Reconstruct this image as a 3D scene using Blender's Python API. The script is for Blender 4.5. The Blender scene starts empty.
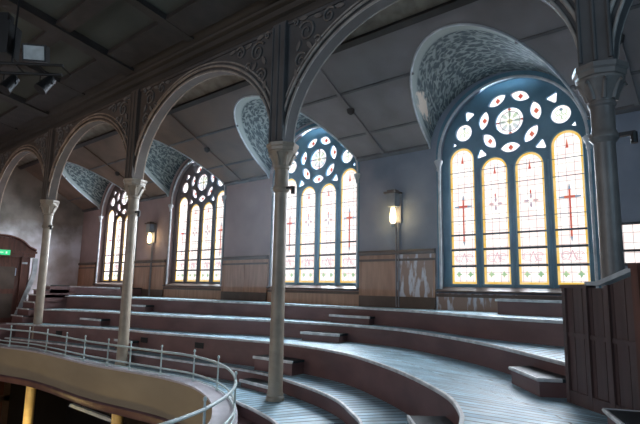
import bpy, bmesh, math, random
from mathutils import Vector, Matrix
random.seed(7)
S = bpy.context.scene
COL = S.collection
PI = math.pi
BAY = 5.0
WALL_Y = 9.50          # inner face of the long window wall
COL_Y = 6.07           # line of the iron columns
COL_X = -1.2           # column at the right; the others follow every bay to the left
WIN_X = -3.555         # centre of the nearest window
LOWER = -5.6           # floor of the hall below the gallery

# ------------------------------------------------------------------ mesh building
def kids(o):
    return [c for c in bpy.data.objects if c.parent == o]

def world_loc(o):
    v = Vector((0, 0, 0))
    while o:
        v += Vector(o.location); o = o.parent
    return v

class MB:
    def __init__(s): s.v = []; s.f = []; s.uv = {}
    def add(s, vs, fs):
        b = len(s.v); s.v += [tuple(q) for q in vs]; s.f += [tuple(i + b for i in f) for f in fs]; return b
    def box(s, x0, x1, y0, y1, z0, z1):
        s.add([(x0,y0,z0),(x1,y0,z0),(x1,y1,z0),(x0,y1,z0),(x0,y0,z1),(x1,y0,z1),(x1,y1,z1),(x0,y1,z1)],
              [(0,3,2,1),(4,5,6,7),(0,1,5,4),(1,2,6,5),(2,3,7,6),(3,0,4,7)]); return s
    def obox(s, c, ax, ay, az):
        c = Vector(c); ax = Vector(ax); ay = Vector(ay); az = Vector(az)
        vs = [c - ax - ay - az, c + ax - ay - az, c + ax + ay - az, c - ax + ay - az,
              c - ax - ay + az, c + ax - ay + az, c + ax + ay + az, c - ax + ay + az]
        s.add(vs, [(0,3,2,1),(4,5,6,7),(0,1,5,4),(1,2,6,5),(2,3,7,6),(3,0,4,7)]); return s
    def tube(s, pts, r, n=8, closed=False, ends=None):
        pts = [Vector(q) for q in pts]; m = len(pts); b = len(s.v)
        up = Vector((0.0131, 0.0217, 1)).normalized()
        t0 = (pts[1] - pts[0]).normalized()
        nrm = t0.cross(up)
        if nrm.length < .1: nrm = t0.cross(Vector((0, 1, 0)))
        nrm.normalize()
        for i in range(m):
            if closed: t = pts[(i+1) % m] - pts[i-1]
            else: t = pts[min(i+1, m-1)] - pts[max(i-1, 0)]
            if t.length < 1e-9: t = t0
            t.normalize()
            nrm = nrm - t * nrm.dot(t); nrm.normalize()
            bi = t.cross(nrm)
            rr = r if not callable(r) else r(i / (m - 1))
            for k in range(n):
                a = 2 * PI * k / n
                s.v.append(tuple(pts[i] + nrm * rr * math.cos(a) + bi * rr * math.sin(a)))
        for i in range(m if closed else m - 1):
            j = (i + 1) % m
            for k in range(n):
                s.f.append((b+i*n+k, b+i*n+(k+1) % n, b+j*n+(k+1) % n, b+j*n+k))
        if not closed:
            s.f.append(tuple(b+k for k in range(n))[::-1]); s.f.append(tuple(b+(m-1)*n+k for k in range(n)))
        return s
    def lathe(s, prof, cx, cy, n=20):
        b = len(s.v); m = len(prof)
        for r, z in prof:
            for k in range(n):
                a = 2 * PI * k / n; s.v.append((cx + r*math.cos(a), cy + r*math.sin(a), z))
        for i in range(m - 1):
            for k in range(n):
                s.f.append((b+i*n+k, b+i*n+(k+1) % n, b+(i+1)*n+(k+1) % n, b+(i+1)*n+k))
        s.f.append(tuple(b+k for k in range(n))[::-1]); s.f.append(tuple(b+(m-1)*n+k for k in range(n)))
        return s
    def prism(s, poly, to3, a, b_):
        """poly: 2D outline; to3(u, w, depth) -> 3D"""
        n = len(poly)
        vs = [to3(u, w, a) for u, w in poly] + [to3(u, w, b_) for u, w in poly]
        s.add(vs, [tuple(range(n)), tuple(range(2*n-1, n-1, -1))] +
              [(i, (i+1) % n, n + (i+1) % n, n + i) for i in range(n)]); return s
    def strip(s, A, B, uva=None, uvb=None):
        n = len(A); b = s.add(list(A) + list(B), [(i, i+1, n+i+1, n+i) for i in range(n-1)])
        if uva:
            for i in range(n): s.uv[b+i] = uva[i]; s.uv[b+n+i] = uvb[i]
        return s
    def sweep(s, path, prof, cap=True):
        """path: 3D points (roughly level); prof: closed outline of (sideways to the left, up)"""
        path = [Vector(q) for q in path]; m = len(path); n = len(prof); b = len(s.v)
        for i in range(m):
            t = path[min(i+1, m-1)] - path[max(i-1, 0)]; t.z = 0; t.normalize()
            nn = Vector((-t.y, t.x, 0))
            for u, w in prof:
                q = path[i] + nn * u; s.v.append((q.x, q.y, q.z + w))
        for i in range(m - 1):
            for k in range(n):
                s.f.append((b+i*n+k, b+i*n+(k+1) % n, b+(i+1)*n+(k+1) % n, b+(i+1)*n+k))
        if cap:
            s.f.append(tuple(b+k for k in range(n))); s.f.append(tuple(b+(m-1)*n+k for k in range(n))[::-1])
        return s
    def build(s, name, mat, parent=None, origin=None, smooth=None, fix=True):
        if parent is not None: o_ = world_loc(parent)
        elif origin is not None: o_ = Vector(origin)
        else:
            xs = [q[0] for q in s.v]; ys = [q[1] for q in s.v]; zs = [q[2] for q in s.v]
            o_ = Vector(((min(xs)+max(xs))/2, (min(ys)+max(ys))/2, min(zs)))
        me = bpy.data.meshes.new(name)
        me.from_pydata([(q[0]-o_.x, q[1]-o_.y, q[2]-o_.z) for q in s.v], [], s.f)
        if s.uv:
            lay = me.uv_layers.new(name='uv')
            for l in me.loops: lay.data[l.index].uv = s.uv.get(l.vertex_index, (0, 0))
        if fix:
            bm = bmesh.new(); bm.from_mesh(me)
            bmesh.ops.recalc_face_normals(bm, faces=bm.faces); bm.to_mesh(me); bm.free()
        if smooth:
            for pl in me.polygons: pl.use_smooth = True
            me.set_sharp_from_angle(angle=math.radians(smooth))
        me.materials.append(mat)
        ob = bpy.data.objects.new(name, me); COL.objects.link(ob)
        if parent is not None: ob.parent = parent
        else: ob.location = o_
        return ob

def thing(name, label, cat, loc, group=None):
    o = bpy.data.objects.new(name, None); COL.objects.link(o); o.location = loc
    o.empty_display_size = .1
    return tag(o, label, cat, group)
def tag(o, label, cat, group=None):
    o['label'] = label; o['category'] = cat
    if group: o['group'] = group
    return o
def struct(o): o['kind'] = 'structure'; return o
def copy_tree(o, delta=None, parent=None):
    c = o.copy(); COL.objects.link(c); c.parent = parent
    if delta is not None: c.location = Vector(o.location) + Vector(delta)
    for ch in kids(o): copy_tree(ch, None, c)
    return c

def plate(name, outer, holes, depth, y, mat, parent, bevel=0.0):
    """pierced plate in the XZ plane, from a filled curve"""
    cu = bpy.data.curves.new(name, 'CURVE'); cu.dimensions = '2D'; cu.fill_mode = 'BOTH'
    cu.extrude = depth / 2; cu.bevel_depth = bevel; cu.bevel_resolution = 0
    for poly in [outer] + holes:
        sp = cu.splines.new('POLY'); sp.points.add(len(poly) - 1)
        for q, (a, b) in zip(sp.points, poly): q.co = (a, b, 0, 1)
        sp.use_cyclic_u = True
    tmp = bpy.data.objects.new('tmp', cu); COL.objects.link(tmp)
    bpy.context.view_layer.update()
    me = bpy.data.meshes.new_from_object(tmp.evaluated_get(bpy.context.evaluated_depsgraph_get()))
    bpy.data.objects.remove(tmp); bpy.data.curves.remove(cu)
    o_ = world_loc(parent)
    for v in me.vertices:
        x, yy, z = v.co; v.co = (x - o_.x, y - z - o_.y, yy - o_.z)
    me.name = name; me.materials.clear(); me.materials.append(mat)
    ob = bpy.data.objects.new(name, me); COL.objects.link(ob); ob.parent = parent
    return ob

def spline(ctrl, step=.2):
    """Catmull-Rom through the control points, resampled"""
    P = [Vector(q) for q in ctrl]; P = [P[0]*2 - P[1]] + P + [P[-1]*2 - P[-2]]
    out = []
    for i in range(1, len(P) - 2):
        a, b, c, d = P[i-1:i+3]; L = (c - b).length; n = max(2, int(L / step))
        ta = 0; tb = max((b-a).length, 1e-4)**.5; tc = tb + max((c-b).length, 1e-4)**.5; td = tc + max((d-c).length, 1e-4)**.5
        for k in range(n):
            t = tb + (tc - tb) * k / n
            A1 = a*((tb-t)/tb) + b*(t/tb); A2 = b*((tc-t)/(tc-tb)) + c*((t-tb)/(tc-tb)); A3 = c*((td-t)/(td-tc)) + d*((t-tc)/(td-tc))
            B1 = A1*((tc-t)/tc) + A2*(t/tc); B2 = A2*((td-t)/(td-tb)) + A3*((t-tb)/(td-tb))
            out.append(B1*((tc-t)/(tc-tb)) + B2*((t-tb)/(tc-tb)))
    out.append(P[-2]); return out
def resample(pts, n):
    d = [0]
    for a, b in zip(pts, pts[1:]): d.append(d[-1] + (b - a).length)
    out = []; j = 0
    for k in range(n):
        s_ = d[-1] * k / (n - 1)
        while j < len(pts) - 2 and d[j+1] < s_: j += 1
        t = (s_ - d[j]) / max(d[j+1] - d[j], 1e-9); out.append(pts[j].lerp(pts[j+1], t))
    return out
def offset(pts, d):
    out = []
    for i in range(len(pts)):
        t = pts[min(i+1, len(pts)-1)] - pts[max(i-1, 0)]; t.z = 0; t.normalize()
        out.append(pts[i] + Vector((-t.y, t.x, 0)) * d)
    return out

# ------------------------------------------------------------------ materials
def node_mat(name):
    m = bpy.data.materials.new(name); m.use_nodes = True
    nt = m.node_tree; nt.nodes.clear(); return m, nt, nt.nodes, nt.links
def paint(name, c1, c2=None, rough=.6, scale=2.0, detail=6, lo=.35, hi=.65, bump=.0, bscale=40, metal=0, spec=.5, stretch=(1, 1, 1), left=None, zlow=None, lx=(-7.5, -12.5)):
    """plain surface mottled between two colours; left paints in the warm-to-cool light along the hall"""
    m, nt, N, L = node_mat(name)
    out = N.new('ShaderNodeOutputMaterial'); b = N.new('ShaderNodeBsdfPrincipled')
    L.new(b.outputs[0], out.inputs[0])
    b.inputs['Roughness'].default_value = rough; b.inputs['Metallic'].default_value = metal
    b.inputs['Specular IOR Level'].default_value = spec
    g = N.new('ShaderNodeNewGeometry'); mp = N.new('ShaderNodeMapping'); mp.inputs['Scale'].default_value = stretch
    L.new(g.outputs['Position'], mp.inputs['Vector'])
    if c2 is None: c2 = tuple(x * .8 for x in c1)
    no = N.new('ShaderNodeTexNoise'); no.inputs['Scale'].default_value = scale; no.inputs['Detail'].default_value = detail
    L.new(mp.outputs[0], no.inputs['Vector'])
    r = N.new('ShaderNodeValToRGB'); r.color_ramp.elements[0].position = lo; r.color_ramp.elements[1].position = hi
    r.color_ramp.elements[0].color = (*c1, 1); r.color_ramp.elements[1].color = (*c2, 1)
    L.new(no.outputs['Fac'], r.inputs[0]); res = r.outputs[0]
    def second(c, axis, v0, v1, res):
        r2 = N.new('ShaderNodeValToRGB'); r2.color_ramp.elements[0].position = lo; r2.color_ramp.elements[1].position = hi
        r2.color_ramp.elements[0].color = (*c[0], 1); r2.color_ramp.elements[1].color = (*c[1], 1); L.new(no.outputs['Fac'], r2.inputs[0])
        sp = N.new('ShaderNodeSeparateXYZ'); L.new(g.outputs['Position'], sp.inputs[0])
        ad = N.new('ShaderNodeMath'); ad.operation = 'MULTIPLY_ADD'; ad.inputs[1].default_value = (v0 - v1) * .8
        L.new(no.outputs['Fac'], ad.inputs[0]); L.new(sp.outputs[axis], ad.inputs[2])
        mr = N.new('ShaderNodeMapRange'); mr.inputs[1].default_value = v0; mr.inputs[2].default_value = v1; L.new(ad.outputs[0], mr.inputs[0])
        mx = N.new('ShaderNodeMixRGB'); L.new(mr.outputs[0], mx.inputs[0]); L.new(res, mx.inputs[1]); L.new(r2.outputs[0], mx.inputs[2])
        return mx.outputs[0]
    if left: res = second(left, 0, lx[0], lx[1], res)  # warm far end, cool near end: light cast put into the colour
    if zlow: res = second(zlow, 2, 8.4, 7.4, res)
    L.new(res, b.inputs['Base Color'])
    if bump:
        n2 = N.new('ShaderNodeTexNoise'); n2.inputs['Scale'].default_value = bscale
        L.new(mp.outputs[0], n2.inputs['Vector'])
        bp = N.new('ShaderNodeBump'); bp.inputs['Strength'].default_value = bump; bp.inputs['Distance'].default_value = .02
        L.new(n2.outputs['Fac'], bp.inputs['Height']); L.new(bp.outputs[0], b.inputs['Normal'])
    return m
def glass(name, c, c2=None, lead=False, strength=.93, through=.5):
    """lit stained glass: shows the daylight behind it and lets it through"""
    m, nt, N, L = node_mat(name)
    out = N.new('ShaderNodeOutputMaterial'); add = N.new('ShaderNodeAddShader')
    em = N.new('ShaderNodeEmission'); tr = N.new('ShaderNodeBsdfTransparent'); em.inputs[1].default_value = strength
    L.new(em.outputs[0], add.inputs[0]); L.new(tr.outputs[0], add.inputs[1]); L.new(add.outputs[0], out.inputs[0])
    tc = N.new('ShaderNodeTexCoord')
    no = N.new('ShaderNodeTexNoise'); no.inputs['Scale'].default_value = 5; L.new(tc.outputs['Object'], no.inputs['Vector'])
    mx = N.new('ShaderNodeMixRGB'); mx.inputs[1].default_value = (*c, 1); mx.inputs[2].default_value = (*(c2 or c), 1)
    mr = N.new('ShaderNodeMapRange'); mr.inputs[1].default_value = .4; mr.inputs[2].default_value = .6
    L.new(no.outputs['Fac'], mr.inputs[0]); L.new(mr.outputs[0], mx.inputs[0]); col = mx.outputs[0]
    if lead:
        mp = N.new('ShaderNodeMapping'); mp.inputs['Rotation'].default_value = (PI/2, 0, 0)
        L.new(tc.outputs['Object'], mp.inputs['Vector'])
        br = N.new('ShaderNodeTexBrick'); br.offset = 0; br.inputs['Scale'].default_value = 1
        br.inputs['Brick Width'].default_value = .141; br.inputs['Row Height'].default_value = .165
        br.inputs['Mortar Size'].default_value = .006; br.inputs['Mortar Smooth'].default_value = .3
        L.new(mp.outputs[0], br.inputs['Vector'])
        br.inputs['Mortar'].default_value = (.42, .39, .40, 1)
        L.new(col, br.inputs['Color1']); L.new(col, br.inputs['Color2']); col = br.outputs['Color']
    L.new(col, em.inputs[0])
    sc = N.new('ShaderNodeMixRGB'); sc.blend_type = 'MULTIPLY'; sc.inputs[0].default_value = 1; sc.inputs[2].default_value = (through,)*3 + (1,)
    L.new(col, sc.inputs[1]); L.new(sc.outputs[0], tr.inputs[0])
    return m
def glow(name, c, s):
    m, nt, N, L = node_mat(name); out = N.new('ShaderNodeOutputMaterial'); em = N.new('ShaderNodeEmission')
    em.inputs[0].default_value = (*c, 1); em.inputs[1].default_value = s; L.new(em.outputs[0], out.inputs[0]); return m
def boards(name, c1, c2, gap, width, length, rough=.45, uv=True, spec=.5, rot=0):
    """floor boards laid across the tread; uses the tread's own UVs in metres"""
    m, nt, N, L = node_mat(name)
    out = N.new('ShaderNodeOutputMaterial'); b = N.new('ShaderNodeBsdfPrincipled'); L.new(b.outputs[0], out.inputs[0])
    tc = N.new('ShaderNodeTexCoord'); mp = N.new('ShaderNodeMapping'); mp.inputs['Rotation'].default_value = (0, 0, PI/2 + rot)
    if uv: L.new(tc.outputs['UV'], mp.inputs['Vector'])
    else:
        g = N.new('ShaderNodeNewGeometry'); L.new(g.outputs['Position'], mp.inputs['Vector'])
    br = N.new('ShaderNodeTexBrick'); br.inputs['Scale'].default_value = 1
    br.inputs['Brick Width'].default_value = length; br.inputs['Row Height'].default_value = width
    br.inputs['Mortar Size'].default_value = .013; br.inputs['Mortar Smooth'].default_value = .4; br.inputs['Bias'].default_value = -.1
    br.inputs['Color1'].default_value = (*c1, 1); br.inputs['Color2'].default_value = (*c2, 1); br.inputs['Mortar'].default_value = (*gap, 1)
    L.new(mp.outputs[0], br.inputs['Vector'])
    no = N.new('ShaderNodeTexNoise'); no.inputs['Scale'].default_value = 3; no.inputs['Detail'].default_value = 8
    L.new(mp.outputs[0], no.inputs['Vector'])
    mr = N.new('ShaderNodeMapRange'); mr.inputs[1].default_value = .3; mr.inputs[2].default_value = .7; mr.inputs[3].default_value = .65; mr.inputs[4].default_value = 1.2
    L.new(no.outputs['Fac'], mr.inputs[0])
    mx = N.new('ShaderNodeMixRGB'); mx.blend_type = 'MULTIPLY'; mx.inputs[0].default_value = 1
    L.new(br.outputs['Color'], mx.inputs[1]); L.new(mr.outputs[0], mx.inputs[2]); L.new(mx.outputs[0], b.inputs['Base Color'])
    r2 = N.new('ShaderNodeMapRange'); r2.inputs[1].default_value = .3; r2.inputs[2].default_value = .7; r2.inputs[3].default_value = rough - .1; r2.inputs[4].default_value = rough + .12
    L.new(no.outputs['Fac'], r2.inputs[0]); L.new(r2.outputs[0], b.inputs['Roughness'])
    b.inputs['Specular IOR Level'].default_value = spec
    bp = N.new('ShaderNodeBump'); bp.inputs['Strength'].default_value = .8; bp.inputs['Distance'].default_value = .012; bp.invert = True
    L.new(br.outputs['Fac'], bp.inputs['Height']); L.new(bp.outputs[0], b.inputs['Normal'])
    return m
def stencil(name, pale_patch=0):
    """pale lunette plaster with a painted foliage field, optionally with a pale warm patch"""
    m, nt, N, L = node_mat(name)
    out = N.new('ShaderNodeOutputMaterial'); b = N.new('ShaderNodeBsdfPrincipled'); L.new(b.outputs[0], out.inputs[0])
    b.inputs['Roughness'].default_value = .75
    tc = N.new('ShaderNodeTexCoord'); sp = N.new('ShaderNodeSeparateXYZ'); L.new(tc.outputs['UV'], sp.inputs[0])
    wob = N.new('ShaderNodeTexNoise'); wob.inputs['Scale'].default_value = 3; L.new(tc.outputs['UV'], wob.inputs['Vector'])
    mixv = N.new('ShaderNodeMixRGB'); mixv.inputs[0].default_value = .22; L.new(tc.outputs['UV'], mixv.inputs[1]); L.new(wob.outputs['Color'], mixv.inputs[2])
    mpv = N.new('ShaderNodeMapping'); mpv.inputs['Scale'].default_value = (1.0, 1.5, 1); L.new(mixv.outputs[0], mpv.inputs['Vector'])
    vo = N.new('ShaderNodeTexVoronoi'); vo.feature = 'DISTANCE_TO_EDGE'; vo.inputs['Scale'].default_value = 9; L.new(mpv.outputs[0], vo.inputs['Vector'])
    no = N.new('ShaderNodeTexNoise'); no.inputs['Scale'].default_value = 9; no.inputs['Detail'].default_value = 5; L.new(mpv.outputs[0], no.inputs['Vector'])
    s1 = N.new('ShaderNodeMath'); s1.operation = 'MULTIPLY_ADD'; s1.inputs[1].default_value = 1.2
    L.new(no.outputs['Fac'], s1.inputs[0]); L.new(vo.outputs['Distance'], s1.inputs[2])
    r = N.new('ShaderNodeValToRGB'); e = r.color_ramp.elements
    e[0].position = .58; e[0].color = (0, 0, 0, 1); e[1].position = .78; e[1].color = (1, 1, 1, 1); L.new(s1.outputs[0], r.inputs[0])
    edge = N.new('ShaderNodeMapRange'); edge.inputs[1].default_value = .20; edge.inputs[2].default_value = .24
    L.new(sp.outputs['Y'], edge.inputs[0])
    fac = N.new('ShaderNodeMath'); fac.operation = 'MULTIPLY'; L.new(r.outputs[0], fac.inputs[0]); L.new(edge.outputs[0], fac.inputs[1])
    base = N.new('ShaderNodeMixRGB'); base.inputs[1].default_value = (.30, .335, .31, 1); base.inputs[2].default_value = (.23, .27, .26, 1)
    n3 = N.new('ShaderNodeTexNoise'); n3.inputs['Scale'].default_value = 4; L.new(tc.outputs['UV'], n3.inputs['Vector']); L.new(n3.outputs['Fac'], base.inputs[0])
    mx = N.new('ShaderNodeMixRGB'); L.new(fac.outputs[0], mx.inputs[0]); mx.inputs[2].default_value = (.04, .062, .07, 1)
    # pale warm patch low on one flank
    d = N.new('ShaderNodeVectorMath'); d.operation = 'DISTANCE'; d.inputs[1].default_value = (.85, .38, 0); L.new(tc.outputs['UV'], d.inputs[0])
    pr = N.new('ShaderNodeMapRange'); pr.inputs[1].default_value = .55; pr.inputs[2].default_value = .10; L.new(d.outputs['Value'], pr.inputs[0])
    pm = N.new('ShaderNodeMath'); pm.operation = 'ADD'; L.new(pr.outputs[0], pm.inputs[0]); L.new(no.outputs['Fac'], pm.inputs[1])
    pc = N.new('ShaderNodeMapRange'); pc.inputs[1].default_value = 1.20 if pale_patch else 5; pc.inputs[2].default_value = 1.34 if pale_patch else 6; L.new(pm.outputs[0], pc.inputs[0])
    m2 = N.new('ShaderNodeMixRGB'); L.new(pc.outputs[0], m2.inputs[0]); L.new(mx.outputs[0], m2.inputs[1]); m2.inputs[2].default_value = (.80, .66, .54, 1)
    e2 = N.new('ShaderNodeMapRange'); e2.inputs[1].default_value = .14; e2.inputs[2].default_value = .24; L.new(sp.outputs['Y'], e2.inputs[0])
    bord = N.new('ShaderNodeMixRGB'); L.new(e2.outputs[0], bord.inputs[0]); bord.inputs[1].default_value = (.37, .405, .38, 1); L.new(base.outputs[0], bord.inputs[2]); L.new(bord.outputs[0], mx.inputs[1])
    L.new(m2.outputs[0], b.inputs['Base Color'])
    return m

M = {
 'wall': paint('aged wall plaster with light cast', (.24, .265, .32), (.16, .185, .235), .8, 1.1, 8, bump=.2, bscale=8, left=((.41, .295, .28), (.31, .22, .21)), lx=(-5, -8.5)),  # slate at right holds the blue daylight cast, mauve at left the warm
 'end_wall': paint('patchy end wall plaster', (.30, .25, .21), (.18, .15, .125), .85, 1.2, 10, .40, .60, bump=.2, bscale=8, zlow=((.92, .90, .95), (.62, .56, .55))),  # paler towards the bottom, grey brown above
 'boarding': paint('dusty ceiling boarding', (.275, .245, .245), (.205, .18, .18), .75, 1.3, 6, left=((.25, .165, .12), (.18, .12, .088)), lx=(-5.5, -10)),  # browner at left, the warm light there is in the colour
 'crown_board': paint('pale cream top boarding', (.42, .35, .28), (.25, .20, .16), .75, 4, 6),
 'rib': paint('dark ceiling timber', (.055, .045, .04), (.035, .028, .026), .6, 3),
 'purlin': paint('dusty purlin timber', (.15, .14, .14), (.10, .095, .095), .7, 3),
 'ceiling_panel': paint('grey green ceiling panel', (.10, .105, .09), (.07, .075, .064), .85, .6),
 'cornice': paint('brown painted cornice', (.07, .057, .048), (.045, .037, .031), .6, 2, stretch=(.3, 1, 1)),
 'spandrel': paint('grey painted spandrel', (.125, .12, .12), (.088, .084, .084), .65, 2, left=((.145, .11, .09), (.10, .076, .062)), lx=(-5, -9)),  # left arches warmed, their brownish light painted in
 'bead': paint('rubbed arch moulding', (.46, .42, .38), (.28, .25, .23), .45, 5, left=((.50, .37, .28), (.30, .21, .155)), lx=(-5, -9)),  # left mouldings tinted by the same painted warm light
 'scroll': paint('grey scrollwork paint', (.25, .22, .20), (.17, .15, .14), .55, 5),
 'iron': paint('stone coloured paint on iron', (.24, .215, .195), (.17, .15, .14), .38, 4, spec=.6, left=((.44, .355, .27), (.32, .26, .20)), lx=(-1.5, -4.5)),  # greyer on the nearest column, part of the painted cool cast
 'tracery': paint('tracery with haze tint', (.07, .20, .28), (.048, .15, .215), .55, 3, bump=.1, bscale=20, left=((.14, .095, .085), (.09, .065, .06))),  # blue of the haze painted in, fading to brown at the far windows
 'trim_pale': paint('pale worn trim paint', (.62, .64, .66), (.42, .44, .46), .4, 6),
 'wainscot': paint('brown grained wainscot', (.48, .27, .175), (.36, .19, .12), .5, 2.5, stretch=(5, 5, .6)),
 'wainscot_peeled': paint('peeled wainscot paint', (.40, .26, .20), (.74, .72, .76), .7, 3.0, 10, .50, .58, stretch=(2.6, 1, .7)),
 'rail_wood': paint('dark dado wood', (.13, .085, .065), (.09, .06, .045), .45, 3),
 'riser': paint('maroon brown riser paint', (.21, .11, .104), (.15, .078, .074), .5, 1.5, stretch=(1, 1, 2)),
 'nosing': paint('worn white step edge', (.80, .80, .80), (.50, .50, .50), .45, 7),
 'tread': boards('grey painted tread boards', (.52, .75, .86), (.28, .45, .55), (.03, .045, .05), .14, 1.9, .46, spec=.35),
 'parapet': paint('buff balcony paint', (.42, .355, .26), (.34, .285, .21), .9, 1.2, stretch=(.4, .4, 1)),
 'capping': paint('lilac grey capping', (.62, .58, .62), (.50, .47, .51), .5, 4),
 'moulding_plum': paint('plum base moulding', (.16, .09, .10), (.10, .055, .065), .5, 3),
 'steel': paint('pale green rail paint', (.66, .78, .77), (.52, .64, .64), .35, 8, spec=.6),
 'partition': paint('dark stained partition timber', (.13, .078, .072), (.085, .052, .048), .42, 2, stretch=(8, 8, .5)),
 'mahogany': paint('reddish mahogany', (.17, .06, .04), (.10, .035, .025), .4, 3, stretch=(6, 6, .6)),
 'black': paint('matt black stage metal', (.006, .006, .007), (.012, .012, .013), .5, 5),
 'lens': paint('frosted floodlight glass', (.55, .60, .60), (.40, .44, .44), .3, 6),
 'lamp_grey': paint('grey lantern metal', (.26, .28, .31), (.19, .21, .24), .45, 5),
 'conduit': paint('dull conduit pipe', (.33, .30, .30), (.25, .22, .22), .5, 5),
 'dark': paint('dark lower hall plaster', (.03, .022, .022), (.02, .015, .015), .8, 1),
 'lit_shaft': paint('lower shafts in warm light', (.85, .68, .34), (.70, .52, .24), .5, 3),  # yellow light of the lower hall put into the shaft colour
 'lower_floor': boards('dark lower hall boards', (.06, .04, .03), (.045, .03, .022), (.01, .01, .01), .15, 2, .4, uv=False),
 'duct': paint('white enamelled shade', (.75, .80, .85), (.6, .65, .7), .3, 5),
 'paper': paint('pale notice paper', (.62, .68, .78), (.5, .56, .66), .7, 20),
 'stencil': stencil('stencilled lunette plaster'), 'stencil_pale_patch': stencil('stencilled lunette plaster with pale patch', 1),
 'g_clear': glass('pale leaded glass', (1, .96, .92), (.98, .82, .78), True),
 'g_plain': glass('pale plain glass', (1, .97, .97), (.98, .90, .92)),
 'g_gold': glass('gold border glass', (.95, .60, .10), (1, .70, .24), through=0),
 'g_peach': glass('peach edge glass', (1, .80, .66), (.98, .70, .60), through=0),
 'g_red': glass('ruby glass', (.55, .06, .04), (.68, .16, .09), through=0),
 'g_blue': glass('steel blue glass', (.16, .24, .34), (.25, .36, .45), through=0),
 'g_mauve': glass('mauve glass', (.50, .40, .48), (.62, .42, .42), through=0),
 'g_green': glass('green glass', (.35, .58, .33), (.5, .7, .4), through=0),
 'g_pale_green': glass('pale green glass', (.66, .80, .60), (.72, .80, .84), through=0),
 'g_pink': glass('rose pink glass', (.80, .50, .55), (.7, .45, .55), through=0),
 'g_yellow': glass('straw glass', (.88, .85, .50), (.8, .9, .62), through=0),
 'lead': paint('blackened window iron', (.02, .022, .026), (.035, .035, .04), .6, 5),
 'bulb': glow('warm lamp bulb', (1, .80, .42), 7),
 'exit': glow('green exit light', (.08, .85, .35), .9),
 'white_mark': glow('white exit lettering', (.85, 1, .9), 1.0),
}

XZ = lambda u, w, dpt: (u, dpt, w)
# ------------------------------------------------------------------ the long wall with its arched openings
X_LEFT, X_RIGHT = -21.6, 4.5
WINS = [WIN_X - BAY*k for k in range(4)]
OPEN_R, OPEN_Z, SILL_Z = 1.455, 2.72, .04
SPR, LRX, LRZ = 2.90, 1.54, 1.40
LOFF = -.10                              # the lunettes sit slightly left of the windows          # barrel springing and half axes of the lunette
SLOPE = .54
def slope_z(y): return 3.07 + SLOPE * (WALL_Y - y)
def slope_y(z): return WALL_Y - (z - 3.07) / SLOPE
def arc(cx, cz, rx, rz, a0, a1, n): return [(cx + rx*math.cos(a0+(a1-a0)*i/n), cz + rz*math.sin(a0+(a1-a0)*i/n)) for i in range(n+1)]

w = MB(); edges = [X_LEFT] + [x for c in sorted(WINS) for x in (c - OPEN_R, c + OPEN_R)] + [X_RIGHT]
yb = WALL_Y + .55
for i in range(0, len(edges), 2): w.box(edges[i], edges[i+1], WALL_Y, yb, -2.6, OPEN_Z)
for c in WINS: w.box(c - OPEN_R, c + OPEN_R, WALL_Y, yb, -2.6, SILL_Z)
for c in WINS:
    l, r_ = c - 2.5, c + 2.5
    if c == min(WINS): l = X_LEFT
    if c == max(WINS): r_ = X_RIGHT
    poly = [(l, OPEN_Z)] + arc(c, OPEN_Z, OPEN_R, OPEN_R, PI, 0, 32) + [(r_, OPEN_Z), (r_, 3.13)] + \
           arc(c + LOFF, 3.13, LRX + .03, LRZ - .18, 0, PI, 32) + [(l, 3.13)]
    w.prism(poly, XZ, WALL_Y, yb)
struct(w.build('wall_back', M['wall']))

# end wall, opposite wall, right wall (closing the hall)
struct(MB().box(X_LEFT - .4, X_LEFT, -13, yb, -2.7, 8).build('wall_left', M['end_wall']))
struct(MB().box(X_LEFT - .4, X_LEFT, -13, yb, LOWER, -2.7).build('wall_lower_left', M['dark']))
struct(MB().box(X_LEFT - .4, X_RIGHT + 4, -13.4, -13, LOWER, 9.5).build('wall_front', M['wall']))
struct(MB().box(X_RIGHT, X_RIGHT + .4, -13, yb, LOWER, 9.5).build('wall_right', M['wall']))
struct(MB().box(X_LEFT, X_RIGHT, -13, yb, LOWER - .2, LOWER).build('floor', M['lower_floor']))
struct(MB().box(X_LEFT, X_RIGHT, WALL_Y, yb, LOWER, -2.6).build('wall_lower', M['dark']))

# ------------------------------------------------------------------ sloping aisle ceiling with lunette cut-outs
Y_TOP = COL_Y + .1
a = MB(); na = 40
pcx = lambda c: c
cuts = []
bnds = [X_LEFT] + [c + 2.5 for c in sorted(WINS)[:-1]] + [X_RIGHT]
for bi, c in enumerate(sorted(WINS)):
    l, r_ = bnds[bi], bnds[bi+1]
    el = [(x, slope_y(z)) for x, z in arc(c + LOFF, SPR, LRX, LRZ, PI, 0, na) if z >= 3.0701]
    el = [(c + LOFF - LRX*.9925, WALL_Y)] + el + [(c + LOFF + LRX*.9925, WALL_Y)]; cuts.append(el)
    poly = [(l, WALL_Y)] + el + [(r_, WALL_Y), (r_, Y_TOP), (l, Y_TOP)]
    a.prism(poly, lambda u, v, dpt: (u, v, slope_z(v) + dpt), 0, .06)
aisle = struct(a.build('ceiling_aisle', M['boarding']))
pb = MB()
y7 = 6.88
pb.prism([(X_LEFT, y7), (X_RIGHT, y7), (X_RIGHT, Y_TOP), (X_LEFT, Y_TOP)], lambda u, v, dpt: (u, v, slope_z(v) + dpt), -.012, -.002)
pb.build('crown_board', M['crown_board'], aisle)
def beam_x(mb, y, wdt, hgt, x0, x1):
    c = Vector(((x0+x1)/2, y, slope_z(y) - hgt/2)); t = Vector((0, 1, -SLOPE)).normalized(); n = Vector((0, SLOPE, 1)).normalized()
    mb.obox(c, ((x1-x0)/2, 0, 0), t*wdt/2, n*hgt/2)
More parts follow.
